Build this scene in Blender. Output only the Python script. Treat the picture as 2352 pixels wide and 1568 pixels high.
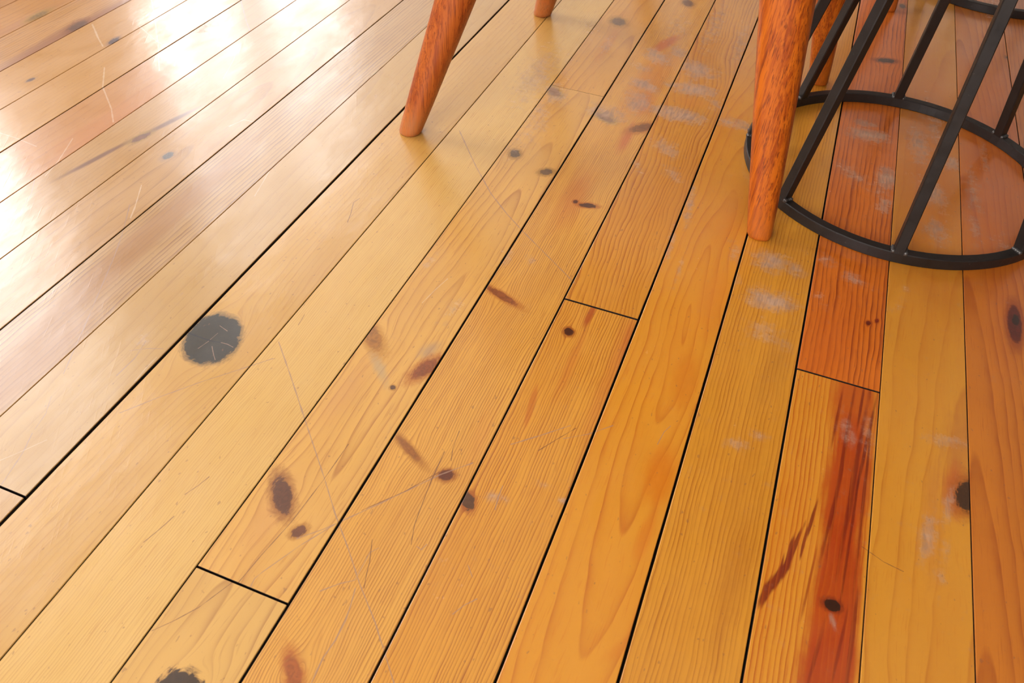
import bpy, bmesh, math, random
from mathutils import Vector, Matrix

for o in list(bpy.data.objects):
    bpy.data.objects.remove(o, do_unlink=True)
scene = bpy.context.scene
C = scene.collection
U = 0.08            # one floor board is about 8 cm wide; board-plan numbers below are in board widths
random.seed(7)

# ------------------------------------------------------------------ camera
F_PX, YAW, PITCH, ROLL, CAM_H = 1790.11, -0.328866, 0.801193, 0.0563826, 6.899 * U
cam_data = bpy.data.cameras.new('camera')
cam = bpy.data.objects.new('camera', cam_data)
C.objects.link(cam)
cam_data.sensor_fit = 'HORIZONTAL'
cam_data.sensor_width = 36.0
cam_data.lens = 36.0 * F_PX / 2352.0
cam_data.clip_start = 0.02
fwd = Vector((math.sin(YAW) * math.cos(PITCH), math.cos(YAW) * math.cos(PITCH), -math.sin(PITCH)))
rgt = Vector((math.cos(YAW), -math.sin(YAW), 0.0))
upv = rgt.cross(fwd)
r2 = math.cos(ROLL) * rgt + math.sin(ROLL) * upv
u2 = -math.sin(ROLL) * rgt + math.cos(ROLL) * upv
M = Matrix((r2, u2, -fwd)).transposed().to_4x4()
M.translation = Vector((0, 0, CAM_H))
cam.matrix_world = M
cam_data.dof.use_dof = True
cam_data.dof.focus_distance = 0.84
cam_data.dof.aperture_fstop = 14.0
scene.camera = cam

# ------------------------------------------------------------------ world, daylight, exposure
world = bpy.data.worlds.new('sky')
scene.world = world
world.use_nodes = True
world.node_tree.nodes['Background'].inputs['Color'].default_value = (0.85, 0.92, 1.0, 1)
world.node_tree.nodes['Background'].inputs['Strength'].default_value = 1.0

ROOM_X0, ROOM_X1, ROOM_Y0, ROOM_Y1, ROOM_Z1 = -2.5, 2.6, -2.2, 4.2, 2.85
# window openings: wall, start, end, sill, head
WINDOWS = [('left', 0.40, 1.72, 0.80, 2.65), ('left', 2.42, 3.12, 0.80, 2.65), ('left', 3.24, 4.10, 0.80, 2.65), ('front', -2.0, 0.5, 0.80, 2.55)]  # the front one, unseen behind the camera, is added for diffuse fill
# daylight seen through each window: lower and upper radiance, and their added split height, chosen to shape the floor glare
WIN_SKY = [(12.5, 5.3, 1.45), (13.5, 6.2, 1.22), (8, 7, 1.5), (10.5, 10.5, 1.6)]
def area_light(name, loc, direction, sx, sy, power, color):
    ld = bpy.data.lights.new(name, 'AREA')
    ld.shape = 'RECTANGLE'; ld.size = sx; ld.size_y = sy; ld.energy = power; ld.color = color
    o = bpy.data.objects.new(name, ld); C.objects.link(o)
    o.location = loc
    o.rotation_euler = Vector(direction).to_track_quat('-Z', 'Y').to_euler()
    return o
for (w, a, b, s, h), (lo_l, hi_l, zb) in zip(WINDOWS, WIN_SKY):
    for (z0, z1, rad) in ((s, zb, lo_l), (zb, h, hi_l)):
        if z1 - z0 < .01:
            continue
        pw = rad * math.pi * (b - a) * (z1 - z0)
        cc = (0.98, 0.98, 1.0)
        zc = (z0 + z1) / 2
        if w == 'left':
            area_light('window_daylight', (ROOM_X0 - 0.14, (a + b) / 2, zc), (1, 0, 0), b - a, z1 - z0, pw, cc)
        elif w == 'back':
            area_light('window_daylight', ((a + b) / 2, ROOM_Y1 + 0.14, zc), (0, -1, 0), b - a, z1 - z0, pw, cc)
        else:
            area_light('window_daylight', ((a + b) / 2, ROOM_Y0 - 0.14, zc), (0, 1, 0), b - a, z1 - z0, pw, cc)

scene.cycles.use_denoising = True
scene.cycles.adaptive_threshold = 0.07
scene.cycles.adaptive_min_samples = 12
scene.cycles.max_bounces = 6
scene.cycles.diffuse_bounces = 3
scene.cycles.glossy_bounces = 3
scene.view_settings.view_transform = 'Standard'
scene.view_settings.look = 'None'
scene.view_settings.exposure = -0.08
scene.view_settings.gamma = 1.0
scene.view_settings.use_curve_mapping = False

# ------------------------------------------------------------------ helpers
def lin(c):
    return tuple(((v / 255) / 12.92 if v / 255 <= 0.04045 else ((v / 255 + 0.055) / 1.055) ** 2.4) for v in c)

def new_obj(name, mesh, mat, parent=None):
    o = bpy.data.objects.new(name, mesh)
    C.objects.link(o)
    if mat is not None and len(mesh.materials) == 0:
        mesh.materials.append(mat)
    if parent is not None:
        o.parent = parent
    return o

def bm_mesh(name, bm, smooth=False):
    me = bpy.data.meshes.new(name)
    bmesh.ops.recalc_face_normals(bm, faces=bm.faces[:])
    bm.to_mesh(me); bm.free()
    if smooth:
        me.polygons.foreach_set('use_smooth', [True] * len(me.polygons))
    return me

def add_box(bm, x0, x1, y0, y1, z0, z1):
    v = [bm.verts.new((x, y, z)) for z in (z0, z1) for y in (y0, y1) for x in (x0, x1)]
    for f in ((0, 2, 3, 1), (4, 5, 7, 6), (0, 1, 5, 4), (2, 6, 7, 3), (0, 4, 6, 2), (1, 3, 7, 5)):
        bm.faces.new([v[i] for i in f])

class T:
    """small expression helper over a shader node tree"""
    def __init__(self, name):
        self.mat = bpy.data.materials.new(name)
        self.mat.use_nodes = True
        self.t = self.mat.node_tree
        self.bsdf = self.t.nodes['Principled BSDF']
    def n(self, kind, **kw):
        nd = self.t.nodes.new(kind)
        for k, v in kw.items():
            setattr(nd, k, v)
        return nd
    def put(self, sock, v):
        if isinstance(v, bpy.types.NodeSocket):
            self.t.links.new(v, sock)
        elif v is not None:
            if isinstance(v, (tuple, list)) and sock.type == 'RGBA' and len(v) == 3:
                v = tuple(v) + (1,)
            sock.default_value = v
    def m(self, op, a, b=None, c=None, clamp=False):
        nd = self.n('ShaderNodeMath', operation=op, use_clamp=clamp)
        for i, v in enumerate((a, b, c)):
            if v is not None:
                self.put(nd.inputs[i], v)
        return nd.outputs[0]
    def vm(self, op, a, b=None, scale=None):
        nd = self.n('ShaderNodeVectorMath', operation=op)
        self.put(nd.inputs[0], a)
        if b is not None:
            self.put(nd.inputs[1], b)
        if scale is not None:
            self.put(nd.inputs['Scale'], scale)
        return nd.outputs['Value'] if op in ('LENGTH', 'DOT_PRODUCT') else nd.outputs['Vector']
    def ss(self, x, e0, e1, t0=0.0, t1=1.0, kind='SMOOTHSTEP'):
        nd = self.n('ShaderNodeMapRange', interpolation_type=kind)
        for i, v in enumerate((x, e0, e1, t0, t1)):
            self.put(nd.inputs[i], v)
        return nd.outputs[0]
    def noise(self, vec, scale=1.0, detail=2.0, rough=0.5, dist=0.0):
        nd = self.n('ShaderNodeTexNoise')
        self.put(nd.inputs['Vector'], vec)
        self.put(nd.inputs['Scale'], scale); self.put(nd.inputs['Detail'], detail)
        self.put(nd.inputs['Roughness'], rough); self.put(nd.inputs['Distortion'], dist)
        return nd.outputs[0]
    def mix(self, fac, a, b, blend='MIX'):
        nd = self.n('ShaderNodeMix', data_type='RGBA', blend_type=blend)
        self.put(nd.inputs[0], fac); self.put(nd.inputs[6], a); self.put(nd.inputs[7], b)
        return nd.outputs[2]
    def xyz(self, v):
        nd = self.n('ShaderNodeSeparateXYZ'); self.put(nd.inputs[0], v); return nd.outputs
    def comb(self, x, y, z=0.0):
        nd = self.n('ShaderNodeCombineXYZ')
        for i, v in enumerate((x, y, z)):
            self.put(nd.inputs[i], v)
        return nd.outputs[0]
    def local(self, P, x, y, a, b, ang):
        nd = self.n('ShaderNodeMapping', vector_type='TEXTURE')
        self.put(nd.inputs['Vector'], P)
        nd.inputs['Location'].default_value = (x, y, 0)
        nd.inputs['Rotation'].default_value = (0, 0, ang)
        nd.inputs['Scale'].default_value = (a, b, 1)
        return nd.outputs[0]

# ------------------------------------------------------------------ board plan (board widths): seams, butt joints, knots, stains, wear, scratches
SEAM = [(3.1454, 0.0014), (2.1676, 0.0004), (1.183, -0.0015), (0.1951, 0.003), (-0.8094, 0.0006), (-1.8152, -0.0001), (-2.8354, -0.0003), (-3.8401, -0.0001), (-4.8516, -0.0021), (-5.8691, -0.0019), (-6.8927, -0.0011), (-7.9033, 0.002), (-8.9094, 0.0035), (-9.8726, 0.0004), (-10.8579, -0.0006), (-11.829, -0.0016), (-12.8187, -0.0008), (-13.8061, -0.0001), (-14.7958, 0.0008)]
KNOTS = {-1: [(3.77, 9.229, 0.393, 0.091, -1.61, (98, 26, 11), (146, 57, 9), 0.9, 0.25), (3.786, 9.315, 0.111, 0.049, 1.471, (40, 19, 11), (98, 26, 11), 0, 0.3),
      (4.207, 17.657, 0.106, 0.082, 2.421, (60, 43, 24), (146, 78, 19), 0.4, 0.3)],
 0: [(3.116, 6.121, 0.23, 0.119, 1.411, (64, 40, 20), (171, 90, 25), 1.1, 0.3)],
 1: [(1.872, 4.297, 0.078, 0.057, -3.026, (48, 26, 13), (120, 38, 8), 0.7, 0.25), (1.966, 8.464, 0.045, 0.033, 1.386, (122, 34, 12), (165, 69, 10), 0.6, 0.4),
     (2.065, 8.551, 0.043, 0.022, -1.878, (135, 38, 12), (165, 69, 10), 0.4, 0.4), (1.84, 16.433, 0.188, 0.097, -2.798, (72, 41, 23), (146, 69, 19), 0.5, 0.35),
     (2.065, 19.39, 0.129, 0.066, 1.577, (110, 72, 43), (165, 98, 29), 0.3, 0.4)],
 4: [(-1.748, 4.016, 0.105, 0.067, 2.119, (92, 57, 29), (163, 82, 19), 0.9, 0.25), (-1.567, 6.763, 0.071, 0.061, 2.043, (66, 29, 12), (146, 65, 11), 1.3, 0.25)],
 5: [(-2.088, 4.225, 0.083, 0.066, -2.598, (108, 50, 24), (160, 86, 20), 0.9, 0.3), (-2.457, 1.863, 0.191, 0.071, 2.35, (177, 90, 25), (190, 108, 28), 1.0, 0.5),
     (-2.607, 4.38, 0.244, 0.049, 2.635, (167, 98, 30), (184, 118, 34), 0.3, 0.5), (-2.584, 7.047, 0.276, 0.059, 2.803, (153, 80, 28), (184, 108, 29), 0.3, 0.3),
     (-2.138, 9.404, 0.13, 0.055, -2.883, (84, 45, 22), (175, 88, 18), 0.6, 0.3), (-2.335, 9.423, 0.045, 0.038, 1.547, (96, 50, 23), (175, 88, 18), 0.5, 0.3),
     (-1.953, 11.898, 0.261, 0.111, -2.27, (142, 86, 34), (184, 108, 34), 0.5, 0.4), (-2.626, 11.96, 0.19, 0.088, 2.677, (136, 89, 53), (175, 137, 55), 0.5, 0.5),
     (-2.337, 17.369, 0.195, 0.122, 1.936, (118, 79, 44), (184, 127, 43), 0.6, 0.5)],
 6: [(-3.255, 1.372, 0.211, 0.171, 3.015, (64, 41, 16), (80, 43, 18), 1.2, 0.1), (-3.532, 3.363, 0.239, 0.094, 2.272, (104, 58, 31), (146, 80, 23), 1.1, 0.25),
     (-3.149, 3.066, 0.082, 0.056, -2.174, (120, 65, 35), (171, 108, 30), 0.8, 0.25), (-2.947, 5.501, 0.222, 0.094, -1.908, (153, 76, 24), (184, 103, 26), 0.6, 0.4),
     (-3.765, 5.73, 0.277, 0.102, 2.34, (180, 114, 35), (194, 132, 41), 0.8, 0.4), (-3.16, 5.086, 0.034, 0.03, 1.7, (100, 62, 35), (165, 108, 29), 0.8, 0.2),
     (-2.995, 9.98, 0.113, 0.081, -2.42, (112, 79, 41), (160, 113, 31), 0.8, 0.35), (-3.629, 10.259, 0.115, 0.084, 1.862, (106, 77, 42), (160, 113, 31), 0.8, 0.35),
     (-3.71, 12.43, 0.18, 0.099, 2.296, (132, 89, 50), (165, 132, 53), 0.6, 0.5), (-3.45, 15.778, 0.194, 0.152, 2.033, (120, 81, 40), (175, 122, 34), 0.8, 0.5)],
 8: [(-5.515, 4.934, 0.406, 0.323, 1.981, (46, 37, 14), (40, 27, 12), 1.25, 0.05)],
 10: [(-6.844, 11.668, 0.141, 0.069, -1.561, (176, 163, 134), (205, 170, 119), 0.6, 0.5)],
 11: [(-8.522, 7.941, 0.12, 0.073, -1.527, (112, 101, 92), (170, 126, 81), 1.0, 0.4)],
 12: [(-9.237, 8.205, 0.192, 0.072, -1.79, (128, 76, 42), (160, 118, 41), 0.5, 0.4)],
 15: [(-11.891, 10.687, 0.156, 0.068, -1.426, (84, 58, 61), (150, 107, 76), 0.5, 0.3), (-12.136, 8.911, 0.088, 0.045, -1.745, (120, 89, 78), (180, 136, 89), 0.3, 0.4)],
 16: [(-12.917, 10.889, 0.285, 0.13, -1.401, (104, 60, 31), (140, 79, 38), 0.6, 0.6)],
 17: [(-13.9, 10.924, 0.284, 0.098, -1.536, (146, 106, 38), (175, 127, 43), 0.3, 0.6)]}
STAINS = {-1: [(3.737, 13.26, 4.692, 0.811, -1.607, (204, 96, 26), 0.6, 0.8, 0.3), (3.599, 6.429, 2.017, 0.174, -1.625, (196, 110, 30), 0.35, 0.9, 0.5),
      (3.198, 4.881, 0.854, 0.095, -1.581, (204, 116, 30), 0.3, 0.9, 0.5)],
 0: [(2.643, 13.482, 4.862, 0.858, 1.605, (202, 104, 30), 0.65, 0.8, 0.3), (3.055, 6.892, 0.626, 0.179, -1.695, (186, 108, 50), 0.5, 0.9, 0.9),
     (2.998, 6.119, 0.355, 0.132, 1.531, (190, 84, 36), 0.7, 0.7, 0.7), (2.758, 5.675, 0.734, 0.11, -1.609, (196, 116, 50), 0.4, 0.9, 0.95)],
 1: [(1.891, 6.949, 0.851, 0.27, 1.559, (190, 78, 14), 0.85, 0.4, 0.35), (1.9, 5.72, 1.131, 0.245, -1.596, (182, 66, 10), 0.95, 0.35, 0.4),
     (1.899, 4.493, 0.982, 0.234, -1.628, (178, 62, 10), 0.95, 0.35, 0.4), (1.888, 3.641, 0.665, 0.255, 1.52, (180, 64, 12), 0.95, 0.35, 0.4),
     (1.974, 5.026, 1.071, 0.016, -1.616, (120, 30, 8), 0.8, 0.5, 0.7), (2.078, 5.735, 1.122, 0.017, -1.589, (116, 28, 8), 0.85, 0.5, 0.7),
     (1.645, 4.485, 0.455, 0.016, -1.646, (150, 48, 10), 0.7, 0.5, 0.7), (1.725, 6.737, 0.5, 0.019, -1.625, (130, 34, 8), 0.8, 0.5, 0.7),
     (1.968, 6.981, 0.437, 0.019, -1.62, (120, 30, 8), 0.85, 0.5, 0.7), (1.542, 4.848, 0.218, 0.016, -1.656, (128, 38, 10), 0.9, 0.4, 0.9),
     (1.369, 4.521, 0.203, 0.016, -1.606, (124, 34, 10), 0.9, 0.4, 0.9), (1.422, 4.669, 0.212, 0.02, -1.648, (124, 34, 10), 0.9, 0.4, 0.9),
     (1.971, 5.991, 1.514, 0.031, -1.63, (120, 28, 8), 0.8, 0.5, 0.7), (1.828, 6.055, 1.338, 0.022, -1.613, (128, 34, 8), 0.8, 0.5, 0.7),
     (2.061, 6.408, 0.884, 0.022, -1.661, (110, 26, 8), 0.8, 0.5, 0.7), (1.765, 5.208, 0.629, 0.021, -1.661, (128, 34, 8), 0.8, 0.5, 0.7),
     (1.791, 3.855, 0.507, 0.018, -1.702, (132, 36, 8), 0.7, 0.5, 0.7), (1.966, 3.841, 0.536, 0.018, -1.675, (132, 36, 8), 0.7, 0.5, 0.7),
     (2.071, 3.969, 0.572, 0.019, -1.607, (122, 34, 8), 0.7, 0.5, 0.7), (1.324, 4.329, 0.347, 0.05, -1.902, (124, 34, 10), 0.95, 0.35, 0.9),
     (1.472, 4.819, 0.279, 0.02, -1.764, (128, 38, 10), 0.9, 0.4, 0.9), (1.596, 5.193, 0.255, 0.017, -1.674, (128, 38, 10), 0.9, 0.4, 0.9),
     (1.803, 4.126, 0.257, 0.109, -1.828, (196, 84, 16), 0.6, 0.8, 0.5), (1.607, 8.153, 1.25, 0.26, -1.665, (200, 88, 20), 0.3, 0.9, 0.5)],
 2: [(0.974, 4.21, 1.0, 0.159, -1.634, (186, 112, 32), 0.45, 0.9, 0.9), (0.887, 5.537, 0.953, 0.134, -1.659, (196, 124, 36), 0.3, 0.9, 0.9),
     (0.951, 7.296, 0.909, 0.132, -1.669, (180, 116, 40), 0.4, 0.9, 0.9)],
 3: [(-0.065, 10.242, 1.079, 0.256, -1.573, (214, 124, 36), 0.4, 0.9, 0.6), (-0.009, 5.101, 0.476, 0.181, 1.587, (218, 120, 20), 0.75, 0.6, 0.45),
     (0.035, 4.331, 0.324, 0.076, -1.621, (218, 124, 26), 0.6, 0.6, 0.45), (-0.031, 6.569, 0.51, 0.152, 1.637, (216, 124, 26), 0.6, 0.7, 0.45),
     (0.019, 8.083, 0.798, 0.19, 1.655, (216, 130, 36), 0.5, 0.7, 0.45), (0.183, 3.202, 0.287, 0.068, -2.262, (216, 128, 30), 0.55, 0.6, 0.45)],
 4: [(-0.984, 10.316, 1.54, 0.406, -1.587, (220, 140, 40), 0.3, 0.9, 0.4), (-1.414, 7.172, 0.268, 0.052, -1.602, (176, 78, 26), 0.85, 0.5, 0.5),
     (-1.369, 6.262, 0.612, 0.069, 1.593, (206, 112, 34), 0.4, 0.8, 0.4), (-1.592, 5.47, 0.332, 0.04, 1.713, (196, 98, 26), 0.55, 0.4, 0.3),
     (-0.863, 6.364, 1.211, 0.135, 1.589, (204, 112, 48), 0.45, 0.8, 0.5), (-0.828, 6.933, 0.404, 0.075, 1.622, (200, 104, 40), 0.5, 0.8, 0.5),
     (-1.344, 13.136, 0.31, 0.191, -3.001, (224, 140, 44), 0.5, 0.8, 0.6)],
 5: [(-2.38, 9.561, 0.862, 0.208, -1.545, (196, 96, 40), 0.45, 0.9, 0.5), (-1.584, 8.661, 0.674, 0.194, -1.63, (206, 110, 40), 0.3, 0.9, 0.5),
     (-2.315, 15.229, 0.513, 0.133, -1.86, (200, 98, 46), 0.8, 0.5, 0.5), (-2.116, 11.46, 0.519, 0.1, -1.596, (200, 92, 48), 0.65, 0.7, 0.7),
     (-2.203, 13.702, 1.559, 0.352, -1.608, (214, 126, 56), 0.5, 0.9, 0.5), (-2.11, 12.691, 0.452, 0.184, 1.668, (206, 106, 48), 0.5, 0.9, 0.6),
     (-1.951, 4.783, 0.551, 0.097, 1.711, (214, 136, 60), 0.3, 0.9, 0.6)],
 6: [(-3.381, 14.922, 1.285, 0.124, 1.585, (208, 124, 50), 0.45, 0.8, 0.5), (-3.466, 5.325, 0.298, 0.072, 2.326, (176, 160, 128), 0.5, 0.8, 0.9),
     (-3.03, 5.783, 0.188, 0.09, -1.865, (166, 140, 116), 0.55, 0.8, 0.9), (-3.521, 3.125, 0.527, 0.162, 1.672, (216, 150, 80), 0.45, 0.8, 0.4),
     (-3.624, 4.781, 0.573, 0.134, -1.576, (214, 150, 80), 0.45, 0.8, 0.4)],
 10: [(-7.514, 6.15, 3.001, 0.243, 1.592, (172, 116, 46), 0.8, 0.45, 0.2), (-7.136, 3.736, 1.252, 0.275, -1.604, (170, 112, 44), 0.7, 0.6, 0.3)],
 12: [(-9.438, 7.467, 0.744, 0.056, -1.765, (118, 68, 32), 0.9, 0.6, 0.12), (-9.127, 8.769, 0.625, 0.061, -1.797, (118, 68, 32), 0.9, 0.6, 0.12)],
 13: [(-9.91, 8.255, 1.271, 0.44, -1.533, (206, 128, 70), 0.45, 0.8, 0.5)],
 16: [(-12.788, 10.431, 2.127, 0.293, 1.586, (150, 92, 62), 0.75, 0.5, 0.4)],
 17: [(-13.931, 10.646, 0.968, 0.145, -1.576, (180, 120, 76), 0.5, 0.7, 0.6)]}
WEAR = {-1: [(3.339, 12.273, 0.761, 0.107, 1.599, 0.5), (3.542, 13.455, 0.85, 0.071, 1.61, 0.4), (3.693, 11.006, 0.277, 0.16, 2.153, 0.35), (3.343, 11.301, 0.563, 0.091, 1.633, 0.4),
      (4.123, 19.761, 0.372, 0.347, 2.14, 0.6), (4.056, 20.23, 0.536, 0.275, 1.483, 0.5)],
 0: [(2.503, 13.417, 0.725, 0.178, 1.656, 0.65), (2.781, 14.165, 0.931, 0.151, 1.632, 0.5), (2.722, 11.994, 0.407, 0.208, 1.818, 0.7), (2.789, 10.938, 0.368, 0.194, 1.711, 0.6),
     (3.022, 13.003, 0.238, 0.144, 1.55, 0.7), (2.556, 14.717, 0.712, 0.102, -1.663, 0.4), (2.892, 6.823, 0.239, 0.091, -2.895, 0.55), (2.718, 5.44, 0.338, 0.089, -1.687, 0.6),
     (2.863, 5.135, 0.319, 0.055, -1.687, 0.4), (2.931, 5.916, 0.309, 0.057, -1.73, 0.5), (2.299, 8.985, 0.2, 0.112, 1.492, 0.3), (2.399, 9.405, 0.1, 0.055, 1.788, 0.4)],
 1: [(1.686, 13.342, 0.361, 0.244, -3.043, 0.8), (1.528, 11.976, 0.411, 0.172, 2.266, 0.5), (2.028, 12.07, 0.403, 0.177, 1.478, 0.75), (2.028, 11.305, 0.272, 0.139, 1.475, 0.6),
     (1.628, 13.707, 0.221, 0.158, -3.043, 0.6), (1.343, 9.539, 0.245, 0.143, 2.963, 0.35), (1.716, 9.3, 0.242, 0.138, 2.881, 0.45), (1.304, 8.736, 0.221, 0.101, 2.089, 0.3),
     (1.837, 6.545, 0.254, 0.103, 1.79, 0.45), (2.053, 6.536, 0.318, 0.078, 1.694, 0.35), (1.903, 4.122, 0.076, 0.027, 2.05, 0.5)],
 2: [(0.601, 9.211, 0.265, 0.238, -2.894, 0.75), (0.717, 8.387, 0.343, 0.216, -3.115, 0.8), (0.965, 9.169, 0.19, 0.154, 2.7, 0.55), (0.722, 7.77, 0.226, 0.215, 2.77, 0.5),
     (0.986, 7.633, 0.174, 0.128, 2.773, 0.4), (0.226, 8.549, 0.195, 0.117, 1.648, 0.3), (1.343, 9.539, 0.245, 0.143, 2.963, 0.35), (0.694, 5.833, 0.146, 0.088, -3.135, 0.5),
     (0.902, 6.05, 0.12, 0.065, 3.013, 0.4)],
 3: [(-0.492, 12.719, 0.388, 0.206, 2.977, 0.6), (-0.984, 13.306, 0.503, 0.193, 2.041, 0.4), (-0.726, 10.064, 0.579, 0.077, 1.669, 0.6), (-0.785, 9.016, 0.517, 0.055, 1.656, 0.5),
     (-0.544, 8.504, 0.396, 0.047, 1.581, 0.4), (0.114, 9.203, 0.292, 0.091, 1.899, 0.35)],
 4: [(-1.528, 14.401, 0.448, 0.345, 2.379, 0.75), (-1.444, 13.61, 0.483, 0.265, 3.137, 0.8), (-1.503, 12.614, 0.545, 0.24, 3.104, 0.85), (-0.984, 13.306, 0.503, 0.193, 2.041, 0.4),
     (-1.425, 11.458, 0.338, 0.204, 2.467, 0.55), (-1.153, 10.754, 0.282, 0.13, 2.284, 0.5), (-1.707, 10.701, 0.328, 0.08, 2.136, 0.45), (-1.59, 16.465, 1.385, 0.222, -1.561, 0.45),
     (-0.951, 15.893, 1.25, 0.137, 1.629, 0.45), (-0.785, 9.016, 0.517, 0.055, 1.656, 0.5), (-1.504, 4.185, 0.127, 0.073, -2.928, 0.5), (-0.865, 4.406, 0.055, 0.042, -3.047, 0.5),
     (-1.099, 4.527, 0.096, 0.043, -3.104, 0.3)],
 5: [(-2.618, 12.092, 0.37, 0.275, 2.734, 0.75), (-2.236, 12.716, 0.41, 0.24, 1.836, 0.75), (-2.289, 13.387, 0.346, 0.176, 2.697, 0.8), (-2.339, 14.599, 0.378, 0.23, 2.334, 0.75),
     (-2.497, 14.032, 0.246, 0.161, 2.703, 0.55), (-1.992, 14.969, 0.295, 0.17, 2.005, 0.7), (-1.444, 13.61, 0.483, 0.265, 3.137, 0.8), (-1.503, 12.614, 0.545, 0.24, 3.104, 0.85),
     (-1.707, 10.701, 0.328, 0.08, 2.136, 0.45), (-2.254, 16.139, 0.741, 0.275, -1.467, 0.4), (-2.831, 7.796, 0.21, 0.123, -1.569, 0.45), (-2.496, 7.843, 0.146, 0.078, 2.168, 0.3)],
 6: [(-3.667, 11.01, 0.982, 0.259, -1.635, 0.35), (-3.837, 13.484, 0.525, 0.179, -1.472, 0.3), (-3.675, 12.378, 0.46, 0.249, 2.091, 0.6), (-3.718, 11.689, 0.472, 0.171, 1.762, 0.5),
     (-2.618, 12.092, 0.37, 0.275, 2.734, 0.75), (-3.889, 15.333, 0.632, 0.191, 1.986, 0.3), (-3.356, 14.618, 0.498, 0.109, 1.644, 0.5), (-3.719, 7.303, 0.178, 0.082, -1.576, 0.4),
     (-3.062, 6.56, 0.335, 0.088, -1.644, 0.35)],
 7: [(-4.206, 12.93, 1.305, 0.322, 1.646, 0.5), (-3.837, 13.484, 0.525, 0.179, -1.472, 0.3), (-3.675, 12.378, 0.46, 0.249, 2.091, 0.6), (-3.889, 15.333, 0.632, 0.191, 1.986, 0.3)],
 9: [(-6.248, 4.594, 0.131, 0.073, 1.901, 0.4)],
 13: [(-10.783, 11.939, 0.452, 0.153, 1.722, 0.4)]}
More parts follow.
